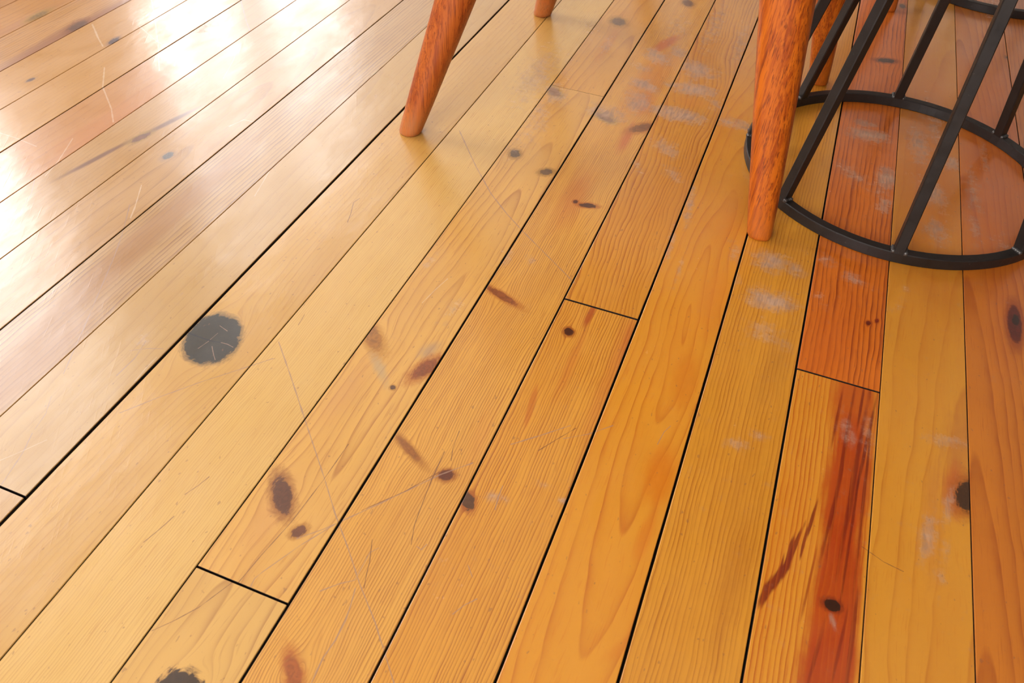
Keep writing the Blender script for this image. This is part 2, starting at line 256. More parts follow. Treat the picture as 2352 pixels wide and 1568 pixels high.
SCRATCH = {0: [('d', 0.0062, 2.099, 5.052, 2.313, 4.959), ('d', 0.0062, 2.313, 4.959, 2.499, 4.925)],
 1: [('d', 0.0062, 2.099, 5.052, 2.313, 4.959)],
 3: [('g', 0.0088, -0.868, 5.324, -0.641, 5.552), ('g', 0.0087, -0.114, 5.492, -0.087, 5.686), ('g', 0.0089, -0.087, 5.686, -0.038, 5.8)],
 4: [('g', 0.0102, -2.018, 2.524, -1.617, 2.111), ('g', 0.0133, -2.263, 8.027, -1.764, 7.657), ('g', 0.0124, -1.603, 4.865, -1.353, 5.099), ('g', 0.0126, -1.353, 5.099, -1.085, 5.364),
     ('d', 0.0085, -1.301, 4.898, -1.16, 5.129), ('d', 0.0087, -1.16, 5.129, -1.015, 5.354), ('g', 0.0087, -1.095, 5.163, -0.868, 5.324), ('g', 0.0088, -0.868, 5.324, -0.641, 5.552),
     ('g', 0.0109, -1.49, 4.334, -1.483, 4.194), ('g', 0.0108, -1.483, 4.194, -1.458, 4.036), ('g', 0.008, -1.402, 2.864, -1.343, 2.978), ('g', 0.0081, -1.343, 2.978, -1.256, 3.083),
     ('g', 0.0067, -1.468, 3.368, -1.38, 3.268)],
 5: [('g', 0.0113, -2.922, 3.373, -2.61, 3.083), ('g', 0.0109, -2.61, 3.083, -2.333, 2.805), ('g', 0.0106, -2.333, 2.805, -2.018, 2.524), ('g', 0.0102, -2.018, 2.524, -1.617, 2.111),
     ('g', 0.014, -3.157, 8.711, -2.816, 8.437), ('g', 0.0137, -2.816, 8.437, -2.263, 8.027), ('g', 0.0133, -2.263, 8.027, -1.764, 7.657), ('g', 0.0112, -2.822, 3.328, -2.527, 3.703),
     ('g', 0.0115, -2.527, 3.703, -2.154, 4.204), ('g', 0.0119, -2.154, 4.204, -1.896, 4.474), ('d', 0.007, -2.701, 3.509, -2.399, 3.88), ('d', 0.0072, -2.399, 3.88, -2.17, 4.239),
     ('d', 0.0103, -2.231, 4.494, -2.207, 4.123), ('d', 0.01, -2.207, 4.123, -2.171, 3.829), ('d', 0.0097, -2.171, 3.829, -2.135, 3.565), ('d', 0.0095, -2.135, 3.565, -2.07, 3.357),
     ('d', 0.0086, -2.196, 4.809, -2.166, 4.565), ('d', 0.0085, -2.166, 4.565, -2.117, 4.412), ('g', 0.0121, -2.347, 2.748, -2.307, 2.594), ('g', 0.0119, -2.307, 2.594, -2.278, 2.44),
     ('g', 0.0118, -2.278, 2.44, -2.27, 2.248), ('g', 0.0115, -2.27, 2.248, -2.29, 2.073), ('g', 0.0114, -2.29, 2.073, -2.271, 1.847), ('d', 0.0093, -2.444, 3.259, -2.353, 3.039),
     ('d', 0.0091, -2.353, 3.039, -2.32, 2.916), ('d', 0.009, -2.32, 2.916, -2.274, 2.782), ('g', 0.008, -2.636, 2.601, -2.506, 2.735), ('g', 0.0081, -2.506, 2.735, -2.392, 2.819),
     ('g', 0.0081, -2.392, 2.819, -2.398, 3.13), ('g', 0.0084, -2.398, 3.13, -2.342, 3.204), ('g', 0.0102, -2.005, 3.358, -1.952, 3.344), ('g', 0.0101, -1.952, 3.344, -1.929, 3.415)],
 6: [('g', 0.0126, -3.985, 4.44, -3.621, 4.079), ('g', 0.0121, -3.621, 4.079, -3.241, 3.702), ('g', 0.0117, -3.241, 3.702, -2.922, 3.373), ('g', 0.0113, -2.922, 3.373, -2.61, 3.083),
     ('g', 0.015, -4.076, 9.685, -3.565, 9.086), ('g', 0.0144, -3.565, 9.086, -3.157, 8.711), ('g', 0.014, -3.157, 8.711, -2.816, 8.437), ('g', 0.0096, -3.251, 2.391, -3.264, 2.48),
     ('g', 0.0097, -3.264, 2.48, -3.234, 2.564), ('g', 0.0098, -3.234, 2.564, -3.056, 2.94), ('g', 0.0101, -3.056, 2.94, -2.866, 3.268), ('g', 0.0093, -3.127, 2.992, -2.951, 3.169),
     ('g', 0.0094, -2.951, 3.169, -2.859, 3.281), ('d', 0.008, -3.38, 2.385, -3.343, 2.706), ('d', 0.0083, -3.343, 2.706, -3.276, 3.119), ('d', 0.0086, -3.276, 3.119, -3.24, 3.674),
     ('d', 0.009, -3.24, 3.674, -3.229, 4.181), ('d', 0.0072, -3.43, 2.374, -3.493, 2.227), ('d', 0.0071, -3.493, 2.227, -3.567, 2.051), ('d', 0.007, -3.567, 2.051, -3.693, 1.863),
     ('d', 0.0069, -3.693, 1.863, -3.814, 1.714), ('w', 0.0123, -3.47, 6.515, -3.423, 6.808), ('w', 0.0125, -3.423, 6.808, -3.366, 7.068)],
 7: [('g', 0.0135, -4.757, 5.197, -4.319, 4.773), ('g', 0.013, -4.319, 4.773, -3.985, 4.44), ('g', 0.0126, -3.985, 4.44, -3.621, 4.079), ('g', 0.0159, -4.721, 10.52, -4.076, 9.685),
     ('g', 0.015, -4.076, 9.685, -3.565, 9.086), ('g', 0.0102, -4.668, 4.938, -4.942, 4.617), ('d', 0.008, -4.342, 3.26, -4.379, 3.129), ('d', 0.0079, -4.379, 3.129, -4.435, 2.992),
     ('d', 0.0076, -4.375, 2.743, -4.407, 2.587), ('d', 0.0075, -4.407, 2.587, -4.459, 2.396), ('d', 0.0076, -4.724, 5.733, -4.709, 5.629), ('d', 0.0075, -4.709, 5.629, -4.698, 5.541)],
 8: [('g', 0.0102, -4.668, 4.938, -4.942, 4.617), ('g', 0.01, -4.942, 4.617, -5.207, 4.314), ('g', 0.0098, -5.207, 4.314, -5.488, 3.953), ('g', 0.0096, -5.488, 3.953, -5.746, 3.585),
     ('d', 0.0102, -5.297, 8.182, -5.326, 8.05), ('d', 0.0101, -5.326, 8.05, -5.231, 7.804), ('d', 0.01, -5.231, 7.804, -5.174, 7.604), ('c', 0.0177, -5.855, 4.901, -5.807, 4.897),
     ('c', 0.0176, -5.807, 4.897, -5.708, 4.891), ('c', 0.0176, -5.708, 4.891, -5.596, 4.891), ('c', 0.0176, -5.596, 4.891, -5.475, 4.896), ('c', 0.0175, -5.475, 4.896, -5.39, 4.916),
     ('g', 0.0082, -5.39, 4.916, -5.297, 4.925), ('g', 0.0082, -5.297, 4.925, -5.206, 4.909), ('g', 0.0072, -5.441, 4.823, -5.353, 4.728), ('g', 0.0071, -5.353, 4.728, -5.275, 4.655),
     ('g', 0.0061, -5.569, 4.729, -5.531, 4.871), ('g', 0.0062, -5.531, 4.871, -5.511, 5.033), ('g', 0.0063, -5.564, 5.15, -5.428, 5.11)],
 9: [('g', 0.0114, -7.057, 4.527, -6.717, 3.799), ('g', 0.01, -6.402, 3.002, -6.3, 2.766), ('g', 0.0098, -6.3, 2.766, -6.198, 2.381), ('w', 0.0079, -6.441, 2.604, -6.325, 2.779),
     ('w', 0.008, -6.325, 2.779, -6.2, 2.993), ('g', 0.0112, -6.21, 4.586, -6.143, 4.313), ('g', 0.011, -6.143, 4.313, -6.15, 4.012), ('g', 0.0101, -6.278, 4.385, -6.106, 4.498),
     ('g', 0.0101, -6.106, 4.498, -5.939, 4.562), ('w', 0.01, -5.922, 4.423, -5.924, 4.234), ('w', 0.0099, -5.924, 4.234, -5.904, 4.023), ('w', 0.0131, -6.892, 8.266, -6.785, 7.872),
     ('w', 0.0128, -6.785, 7.872, -6.716, 7.601), ('g', 0.0085, -6.595, 3.482, -6.469, 3.265), ('g', 0.0084, -6.469, 3.265, -6.42, 3.058)],
 10: [('g', 0.0134, -8.201, 6.696, -7.831, 6.093), ('g', 0.0128, -7.831, 6.093, -7.612, 5.682), ('g', 0.0124, -7.612, 5.682, -7.331, 5.097), ('g', 0.0119, -7.331, 5.097, -7.057, 4.527),
      ('g', 0.0114, -7.057, 4.527, -6.717, 3.799), ('w', 0.0169, -8.091, 9.328, -7.892, 9.345)],
 11: [('g', 0.0134, -8.201, 6.696, -7.831, 6.093), ('w', 0.015, -8.37, 7.153, -8.1, 6.684), ('w', 0.0146, -8.1, 6.684, -7.986, 6.455), ('w', 0.0167, -8.188, 9.057, -8.091, 9.328),
      ('w', 0.0169, -8.091, 9.328, -7.892, 9.345)],
 12: [('w', 0.0153, -9.9, 7.136, -9.791, 6.766), ('g', 0.0124, -9.877, 6.652, -9.639, 6.338), ('g', 0.0121, -9.639, 6.338, -9.315, 5.643), ('g', 0.0145, -9.74, 11.614, -9.454, 10.971),
      ('g', 0.014, -9.454, 10.971, -9.221, 10.353)],
 13: [('w', 0.0238, -11.108, 10.968, -10.398, 10.111), ('w', 0.0202, -11.091, 12.317, -10.859, 11.478), ('w', 0.0194, -10.859, 11.478, -10.595, 10.9),
      ('w', 0.0189, -10.595, 10.9, -10.263, 10.358), ('w', 0.0175, -11.175, 11.016, -10.701, 10.849), ('w', 0.0159, -10.163, 7.734, -9.9, 7.136), ('w', 0.0153, -9.9, 7.136, -9.791, 6.766),
      ('g', 0.0124, -9.877, 6.652, -9.639, 6.338), ('w', 0.0145, -10.924, 7.382, -10.502, 7.328), ('w', 0.0217, -10.871, 9.222, -10.244, 8.705), ('w', 0.021, -10.244, 8.705, -9.939, 8.39),
      ('g', 0.0211, -10.873, 13.267, -10.18, 12.455), ('g', 0.0202, -10.18, 12.455, -9.898, 12.16)],
 14: [('w', 0.0258, -12.464, 12.47, -11.797, 11.744), ('w', 0.0248, -11.797, 11.744, -11.108, 10.968), ('w', 0.0238, -11.108, 10.968, -10.398, 10.111),
      ('w', 0.0202, -11.091, 12.317, -10.859, 11.478), ('w', 0.0179, -11.886, 11.396, -11.175, 11.016), ('w', 0.0175, -11.175, 11.016, -10.701, 10.849),
      ('w', 0.0145, -11.289, 7.396, -10.924, 7.382), ('w', 0.0145, -10.924, 7.382, -10.502, 7.328), ('w', 0.0225, -11.328, 9.792, -10.871, 9.222),
      ('w', 0.0217, -10.871, 9.222, -10.244, 8.705), ('g', 0.0211, -10.873, 13.267, -10.18, 12.455)],
 15: [('w', 0.0258, -12.464, 12.47, -11.797, 11.744), ('w', 0.0275, -12.724, 11.069, -12.245, 10.676), ('w', 0.0269, -12.245, 10.676, -11.922, 10.432),
      ('w', 0.0179, -11.886, 11.396, -11.175, 11.016)]}
JOINTS = {4: [(7.308, 7.338)], 1: [(7.261, 7.279)], 6: [(2.378, 2.379), (12.717, 12.571)], 9: [(2.36, 2.357)]}
GAP = {-1: 0.0138, 0: 0.0095, 1: 0.0095, 2: 0.0215, 3: 0.0241, 4: 0.0224, 5: 0.0181, 6: 0.0224, 7: 0.0120, 8: 0.0103, 9: 0.0327, 10: 0.0060, 11: 0.0172,
       12: 0.0086, 13: 0.0086, 14: 0.0172, 15: 0.0086, 16: 0.0095, 17: 0.0086, 18: 0.0086}
# board: light, dark (sRGB by eye; left boards dulled in colour to offset window glare), ring frequency, ring axis x offset, depth, slope along the board, y of slope zero, ring strength, waviness
AMB = (228, 160, 66)
BOARDS = {
    (-2, 0): dict(l=(206, 116, 34), d=(170, 80, 18), f=16, ax=.6, d0=.4, k=.02, s=.4, wv=.10),
    (-1, 0): dict(l=(212, 124, 32), d=(176, 84, 16), f=19, ax=-.4, d0=.6, k=.02, s=0.42, wv=.10),
    (0, 0): dict(l=(222, 150, 44), d=(204, 118, 26), f=6.5, ax=.5, d0=.5, k=.05, s=0.3, wv=.16),
    (1, 1): dict(l=(226, 118, 26), d=(160, 64, 12), f=15, ax=1.2, d0=.3, k=.03, s=0.5, wv=.05),
    (1, 0): dict(l=(228, 152, 42), d=(206, 104, 20), f=18, ax=1.0, d0=.2, k=.02, s=.6, wv=.04),
    (2, 0): dict(l=(224, 152, 44), d=(194, 118, 30), f=22, ax=1.6, d0=.4, k=.02, s=0.42, wv=.05),
    (3, 0): dict(l=(228, 152, 40), d=(212, 118, 22), f=9, ax=.10, d0=.15, k=.075, y0=9.5, s=.46, wv=.18),
    (4, 1): dict(l=(224, 152, 46), d=(192, 110, 28), f=21, ax=-.8, d0=.5, k=.05, s=0.5, wv=.22),
    (4, 0): dict(l=(230, 160, 54), d=(184, 104, 30), f=30, ax=-1.0, d0=.2, k=.02, s=0.5, wv=.05),
    (5, 0): dict(l=(234, 170, 70), d=(182, 110, 40), f=34, ax=1.4, d0=.3, k=.03, s=0.52, wv=.06),
    (6, 1): dict(l=(230, 172, 82), d=(184, 116, 50), f=10, ax=.12, d0=.12, k=.06, y0=7.5, s=0.4, wv=.10),
    (6, 2): dict(l=(224, 160, 66), d=(184, 116, 50), f=10, ax=.3, d0=.3, k=.03, s=0.34, wv=.12),
    (6, 0): dict(l=(226, 174, 90), d=(190, 136, 68), f=9, ax=-.1, d0=.15, k=.09, y0=2.6, s=0.36, wv=.25),
    (7, 0): dict(l=(230, 182, 98), d=(198, 138, 60), f=34, ax=1.2, d0=.3, k=.02, s=0.24, wv=.06),
    (8, 0): dict(l=(216, 164, 80), d=(184, 124, 56), f=13, ax=.6, d0=.2, k=.03, s=0.26, wv=.08),
    (9, 1): dict(l=(200, 154, 82), d=(174, 124, 62), f=8, ax=-.5, d0=.4, k=.04, s=0.2, wv=.10),
    (9, 0): dict(l=(200, 150, 74), d=(172, 118, 56), f=8, ax=-.5, d0=.4, k=.04, s=0.2, wv=.10),
    (10, 0): dict(l=(196, 150, 84), d=(150, 98, 54), f=15, ax=.9, d0=.2, k=.02, s=0.5, wv=.05),
    (11, 0): dict(l=(196, 146, 80), d=(154, 102, 54), f=6, ax=.05, d0=.1, k=.09, y0=7.4, s=0.26, wv=.14),
    (12, 0): dict(l=(194, 144, 76), d=(166, 114, 56), f=14, ax=1.0, d0=.2, k=.02, s=0.2, wv=.06),
    (13, 0): dict(l=(200, 138, 70), d=(170, 108, 52), f=7, ax=.6, d0=.4, k=.03, s=0.18, wv=.12),
    (14, 0): dict(l=(204, 148, 74), d=(180, 122, 54), f=12, ax=.8, d0=.3, k=.03, s=0.18, wv=.08),
    (15, 0): dict(l=(202, 146, 72), d=(178, 120, 54), f=12, ax=-.8, d0=.3, k=.03, s=0.18, wv=.08),
    (16, 0): dict(l=(200, 142, 70), d=(150, 94, 52), f=16, ax=-.9, d0=.3, k=.03, s=0.3, wv=.06),
    (18, 0): dict(l=(190, 128, 56), d=(164, 102, 46), f=10, ax=.7, d0=.3, k=.03, s=.26, wv=.12),
    (17, 0): dict(l=(196, 134, 58), d=(164, 102, 46), f=10, ax=.7, d0=.3, k=.03, s=0.26, wv=.12),
}

def pine(name, prm, kx, knots=(), stains=(), wear=(), scratches=(), seed=0.0, generic=False):
    T_ = T(name)
    t = T_
    geo = t.n('ShaderNodeNewGeometry')
    P0 = t.vm('SCALE', geo.outputs['Position'], scale=1 / U)
    x, y, z = t.xyz(P0)
    P = t.comb(x, y, 0.0)
    sx = t.m('ADD', x, seed * 3.17)
    # waviness of the grain
    wv = t.noise(t.comb(t.m('MULTIPLY', sx, .9), t.m('MULTIPLY', y, .35), seed), 1.0, 2.0, .5)
    fine = t.noise(t.comb(t.m('MULTIPLY', sx, 6.0), t.m('MULTIPLY', y, 2.2), seed), 1.0, 1.0, .5)
    wv = t.m('ADD', t.m('MULTIPLY', t.m('SUBTRACT', wv, .5), 2.2 * prm['wv']), t.m('MULTIPLY', t.m('SUBTRACT', fine, .5), .035))
    X = t.m('ADD', x, wv)
    # grain flows round each knot
    for (cx, cy, a, b, ang, c1, c2, df, so) in knots:
        if df <= 0:
            continue
        ca, sa = abs(math.cos(ang)), abs(math.sin(ang))
        hx = max(a * ca, b * sa); hy = max(a * sa, b * ca)
        R = max(hx, .04)
        q = t.local(P, cx, cy, R, max(hy, R) * 1.5, 0)
        qx = t.xyz(q)[0]
        qq = t.vm('DOT_PRODUCT', q, q)
        dd = t.m('ADD', t.m('MULTIPLY', qq, t.m('MULTIPLY_ADD', qq, .05, 1.0)), .35)
        X = t.m('SUBTRACT', X, t.m('MULTIPLY', t.m('DIVIDE', qx, dd), R * df * .9))
    # annual rings: distance from a pith axis that runs slightly askew to the board
    dep = t.m('MULTIPLY_ADD', t.m('SUBTRACT', y, prm.get('y0', 8.0)), prm['k'], prm['d0'])
    dx = t.m('SUBTRACT', X, kx + prm['ax'])
    r = t.m('SQRT', t.m('ADD', t.m('MULTIPLY', dx, dx), t.m('MULTIPLY', dep, dep)))
    rj = t.noise(t.comb(t.m('MULTIPLY', r, prm['f'] * .35), seed, 0.0), 1.0, 1.0, .5)
    ph = t.m('ADD', t.m('MULTIPLY', r, prm['f']), t.m('MULTIPLY', rj, 1.6))
    fr = t.m('FRACT', ph)
    late = t.m('MULTIPLY', t.m('POWER', fr, 4.5 if prm['f'] > 14 else 8.0), t.ss(fr, .94, 1.0, 1.0, 0.0))
    late = t.m('ADD', t.m('MULTIPLY', late, 1.25), t.m('MULTIPLY', fr, .22 if prm['f'] > 14 else .12))
    amp = t.noise(t.comb(t.m('MULTIPLY', r, prm['f'] * .45), t.m('MULTIPLY', y, .8), seed + 5), 1.0, 3.0, .65)
    amp = t.ss(amp, .30, .66, .30, 2.1, 'LINEAR')
    ring = t.m('MULTIPLY', late, t.m('MULTIPLY', amp, prm['s']), clamp=True)
    fib = t.noise(t.comb(t.m('MULTIPLY', X, 60.0), t.m('MULTIPLY', y, 2.4), seed), 1.0, 2.0, .6)
    blot = t.noise(t.comb(t.m('MULTIPLY', sx, 1.6), t.m('MULTIPLY', y, .45), seed + 9), 1.0, 3.0, .55)
    dk = tuple(v * m_ for v, m_ in zip(prm['d'], (.88, .80, .72)))
    col = t.mix(ring, lin(prm['l']), lin(dk))
    col = t.mix(t.ss(fib, .55, .75, 0, .5), col, lin(prm['d']))
    col = t.mix(t.ss(blot, .42, .75, 0, .45), col, tuple(.55 * a_ + .45 * b_ for a_, b_ in zip(lin(prm['l']), lin(prm['d']))))
    edge = t.noise(t.comb(t.m('MULTIPLY', x, 9.0), t.m('MULTIPLY', y, 5.0), seed + 2), 1.0, 3.0, .6)
    edge = t.m('SUBTRACT', edge, .5)
    streak = t.noise(t.comb(t.m('MULTIPLY', X, 11.0), t.m('MULTIPLY', y, .7), seed + 3), 1.0, 2.0, .6)
    streak = t.m('SUBTRACT', streak, .5)
    for (cx, cy, a, b, ang, c, stn, so, nz) in stains:
        e = t.vm('LENGTH', t.local(P, cx, cy, a, b, ang))
        e = t.m('ADD', e, t.m('MULTIPLY', streak, 1.9 * nz))
        e = t.m('ADD', e, t.m('MULTIPLY', edge, .6 * nz))
        mask = t.ss(e, 1.0 - so, 1.0 + so * .55, stn, 0.0)
        col = t.mix(mask, col, lin(c))
    col = t.mix(t.m('MULTIPLY', ring, .35), col, lin(prm['d'])) if stains else col
    if knots:
        spk = t.noise(t.comb(t.m('MULTIPLY', X, 38.0), t.m('MULTIPLY', y, 17.0), seed + 6), 1.0, 3.0, .65)
        spk = t.m('SUBTRACT', spk, .5)
    for (cx, cy, a, b, ang, c1, c2, df, so) in knots:
        so = so * .7
        e = t.vm('LENGTH', t.local(P, cx, cy, a, b, ang))
        e = t.m('ADD', e, t.m('MULTIPLY', edge, .30 + .4 * so))
        e = t.m('ADD', e, t.m('MULTIPLY', spk, .35 if max(a, b) > .3 else 1.1))
        if df > 0:
            halo = t.ss(e, .95, 1.9 if so > .08 else 1.25, .75, 0.0)
            col = t.mix(halo, col, lin(c2))
        mk = t.ss(e, 1.0 - so, 1.0 + so * .5, .96, 0.0)
        speck = t.mix(t.ss(spk, -.15, .2, 0, .55), lin(c1), lin(tuple(v * .62 for v in c1)))
        col = t.mix(mk, col, speck)
    # worn varnish: greyed, scuffed patches broken up along the grain
    rough_add = None
    if wear:
        wn = t.noise(t.comb(t.m('MULTIPLY', x, 5.0), t.m('MULTIPLY', y, 6.5), 11.0), 1.0, 5.0, .7)
        wn2 = t.noise(t.comb(t.m('MULTIPLY', X, 30.0), t.m('MULTIPLY', y, 5.0), seed + 12), 1.0, 2.0, .6)
        acc = None
        for (cx, cy, a, b, ang, stn) in wear:
            e = t.vm('LENGTH', t.local(P, cx, cy, a * 1.45, b * 1.45, ang))
            g = t.ss(e, 0.0, 1.25, stn, 0.0)
            acc = g if acc is None else t.m('MAXIMUM', acc, g)
        brk = t.m('ADD', t.m('MULTIPLY', wn, 1.3), t.m('MULTIPLY', wn2, .55))
        wmask = t.ss(t.m('ADD', acc, t.m('SUBTRACT', brk, 1.14)), -.12, .72, 0.0, .88)
        col = t.mix(wmask, col, t.mix(t.ss(wn2, .35, .65), lin((202, 164, 134)), lin((166, 134, 112))))
        rough_add = wmask
    # dust flecks and tiny dents
    fl = t.noise(t.comb(t.m('MULTIPLY', x, 24.0), t.m('MULTIPLY', y, 13.0), seed + 4), 1.0, 1.0, .4)
    col = t.mix(t.ss(fl, .73, .78, 0.0, .4), col, lin((134, 88, 62)))
    sm = None
    for kind, ccol, fac in (('g', (170, 132, 108), .75), ('d', (122, 74, 48), .8), ('w', (236, 210, 182), .4), ('c', (26, 20, 16), 1.0)):  # white scratches: their bright glint is painted into the colour
        segs = [s_ for s_ in scratches if s_[0] == kind]
        acc = None
        for (_, w, ax, ay, bx, by) in segs:
            A = Vector((ax, ay, 0)); B = Vector((bx, by, 0)); ba = B - A
            l2 = max(ba.length_squared, 1e-6)
            pa = t.vm('SUBTRACT', P, tuple(A))
            h = t.m('MULTIPLY', t.vm('DOT_PRODUCT', pa, tuple(ba)), 1 / l2, clamp=True)
            d = t.vm('LENGTH', t.vm('SUBTRACT', pa, t.vm('SCALE', tuple(ba), scale=h)))
            g = t.m('DIVIDE', d, max(w, .006))
            acc = g if acc is None else t.m('MINIMUM', acc, g)
        if acc is not None:
            ln = t.ss(t.m('ADD', acc, t.m('MULTIPLY', edge, 1.5)), .2, .8, fac, 0.0)
            col = t.mix(ln, col, lin(ccol))
            sm = ln if sm is None else t.m('MAXIMUM', sm, ln)
    b = t.bsdf
    t.put(b.inputs['Base Color'], t.vm('SCALE', col, scale=0.9))
    rn = t.noise(t.comb(t.m('MULTIPLY', x, 2.3), t.m('MULTIPLY', y, 1.1), 3.0), 1.0, 4.0, .6)
    rgh = t.ss(rn, .3, .7, .32, .44, 'LINEAR')
    crg = t.ss(rn, .3, .7, .16, .27, 'LINEAR')
    if rough_add is not None:
        rgh = t.m('ADD', rgh, t.m('MULTIPLY', rough_add, .25))
        crg = t.m('ADD', crg, t.m('MULTIPLY', rough_add, .22))
    t.put(b.inputs['Roughness'], rgh)
    b.inputs['Specular IOR Level'].default_value = .5
    t.put(b.inputs['Coat Weight'], 1.0)
    t.put(b.inputs['Coat Roughness'], crg)
    b.inputs['Coat IOR'].default_value = 1.5
    low = t.noise(t.comb(t.m('MULTIPLY', x, 1.5), t.m('MULTIPLY', y, .8), 1.0), 1.0, 3.0, .55)
    vs = t.noise(t.comb(t.m('MULTIPLY', t.m('ADD', x, t.m('MULTIPLY', y, .55)), 26.0), t.m('MULTIPLY', y, 2.4), 7.0), 1.0, 2.0, .5)
    hgt = t.m('ADD', t.m('MULTIPLY', low, .0013), t.m('MULTIPLY', t.ss(vs, .56, .72), .00003))
    bp = t.n('ShaderNodeBump')
    bp.inputs['Strength'].default_value = .55
    bp.inputs['Distance'].default_value = 1.0
    t.put(bp.inputs['Height'], hgt)
    t.put(b.inputs['Normal'], bp.outputs[0])
    t.put(b.inputs['Coat Normal'], bp.outputs[0])
    return t.mat

# ------------------------------------------------------------------ floor
def seam(k, y):
    if k < 0:
        a, s = SEAM[0]; return a - k * .985 + s * (y - 8)
    if k >= len(SEAM):
        a, s = SEAM[-1]; return a - (k - len(SEAM) + 1) * .99 + s * (y - 8)
    a, s = SEAM[k]
    return a + s * (y - 8)

BOARD_T = .018
def board_mesh(k, y0, y1, seed, zones=()):
    rnd = random.Random(seed)
    ys = [y0 + (y1 - y0) * i / max(6, int((y1 - y0) / .45)) for i in range(max(6, int((y1 - y0) / .45)) + 1)]
    ys = sorted(ys + [z for z in zones if y0 < z < y1])
    gl, gr = GAP.get(k + 1, .014), GAP.get(k, .014)
    cx, cy = seam(k, (y0 + y1) / 2) - .5, (y0 + y1) / 2
    bm = bmesh.new()
    ch = .007
    rows = []
    for y in ys:
        xr = seam(k, y) - gr / 2 - rnd.random() * gr * .12
        xl = seam(k + 1, y) + gl / 2 + rnd.random() * gl * .12
        prof = [(xl, -BOARD_T), (xl, -ch * U), (xl + ch * .4, -ch * .3 * U), (xl + ch, 0), (xr - ch, 0), (xr - ch * .4, -ch * .3 * U), (xr, -ch * U), (xr, -BOARD_T)]
        rows.append([bm.verts.new(((px - cx) * U, (y - cy) * U, pz)) for px, pz in prof])
    for a, b in zip(rows[:-1], rows[1:]):
        for j in range(len(a) - 1):
            bm.faces.new((a[j], a[j + 1], b[j + 1], b[j]))
        bm.faces.new((a[-1], a[0], b[0], b[-1]))
    bm.faces.new(rows[0]); bm.faces.new(rows[-1][::-1])
    for f in bm.faces:
        yc = f.calc_center_median().y / U + cy
        f.material_index = sum(1 for z in zones if yc > z)
        if f.calc_center_median().z < -ch * U * 1.2:
            f.material_index = len(zones) + 1
    return bm_mesh('board', bm), (cx * U, cy * U, 0)

floor_bm = bmesh.new()
add_box(floor_bm, ROOM_X0, ROOM_X1, ROOM_Y0, ROOM_Y1, -.045, -BOARD_T)
t = T('subfloor_dirt')
tn = t.noise(t.n('ShaderNodeNewGeometry').outputs['Position'], 60, 3)
t.put(t.bsdf.inputs['Base Color'], t.mix(tn, (.012, .005, .003, 1), (.035, .017, .009, 1)))
t.bsdf.inputs['Roughness'].default_value = .95
GRIME = t.mat
floor = new_obj('floor', bm_mesh('floor', floor_bm), t.mat)
floor['kind'] = 'structure'

Y_NEAR, Y_FAR = ROOM_Y0 / U + .05, ROOM_Y1 / U - .05
extra = []
for i in range(4):
    base = [(226, 156, 60), (222, 146, 48), (216, 132, 40), (230, 166, 76)][i]
    extra.append(pine('pine_board_plain', dict(l=base, d=tuple(v * .8 for v in base), f=10 + 4 * i, ax=.3, d0=.3, k=.02, s=.5, wv=.1), -2.0, seed=40.0 + i))
k_first = -int((ROOM_X1 / U - SEAM[0][0]) / .985) + 0
k_last = len(SEAM) - 1 + int((SEAM[-1][0] - ROOM_X0 / U) / .99) - 1
for k in range(k_first, k_last):
    cuts = [Y_NEAR] + sorted(sum(j) / 2 for j in JOINTS.get(k, ()))
    if -2 <= k <= 18:
        pass
    else:
        rr = random.Random(k * 13 + 5)
        cuts += [rr.uniform(-5, 20)]
    cuts = cuts + [Y_FAR]
    for i, (a, b) in enumerate(zip(cuts[:-1], cuts[1:])):
        jg = {(4, 1): .015, (1, 1): .013, (6, 1): .012, (9, 1): .013, (6, 2): .004}
        g = jg.get((k, i), .01) if i else 0
        g2 = jg.get((k, i + 1), .01) if i < len(cuts) - 2 else 0
        a_, b_ = a + g, b - g2
        if (k, i) in BOARDS:
            mid = seam(k, 8) - .5
            # long boards carry their marks in stretches, so that each stretch of the material stays small
            zones = [z for z in (2.7, 4.3, 6.0, 8.0, 10.5, 13.0, 16.0) if a_ + .3 < z < b_ - .3]
            mats = []
            for z0, z1 in zip([a_] + zones, zones + [b_]):
                def near(q, m=0.0, z0=z0, z1=z1):
                    ext = max(q[2], q[3])
                    return q[1] + ext * m >= z0 and q[1] - ext * m <= z1
                mats.append(pine('pine_board', BOARDS[(k, i)], mid,
                    [q for q in KNOTS.get(k, ()) if a - .3 <= q[1] <= b + .3 and near(q, 7.0)],
                    [q for q in STAINS.get(k, ()) if a <= q[1] <= b and near(q, 2.2)],
                    [q for q in WEAR.get(k, ()) if near(q, 1.8)],
                    [q for q in SCRATCH.get(k, ()) if min(q[3], q[5]) < z1 + .05 and max(q[3], q[5]) > z0 - .05],
                    seed=float(k * 1.7 + i * .6)))
            me, loc = board_mesh(k, a_, b_, k * 31 + i, zones)
            for mt in mats + [GRIME]:
                me.materials.append(mt)
            o = new_obj('floorboard', me, None, floor)
            o.location = loc
            continue
        else:
            mat = extra[(k * 7 + i) % 4]
        me, loc = board_mesh(k, a_, b_, k * 31 + i)
        me.materials.append(mat); me.materials.append(GRIME)
        o = new_obj('floorboard', me, None, floor)
        o.location = loc

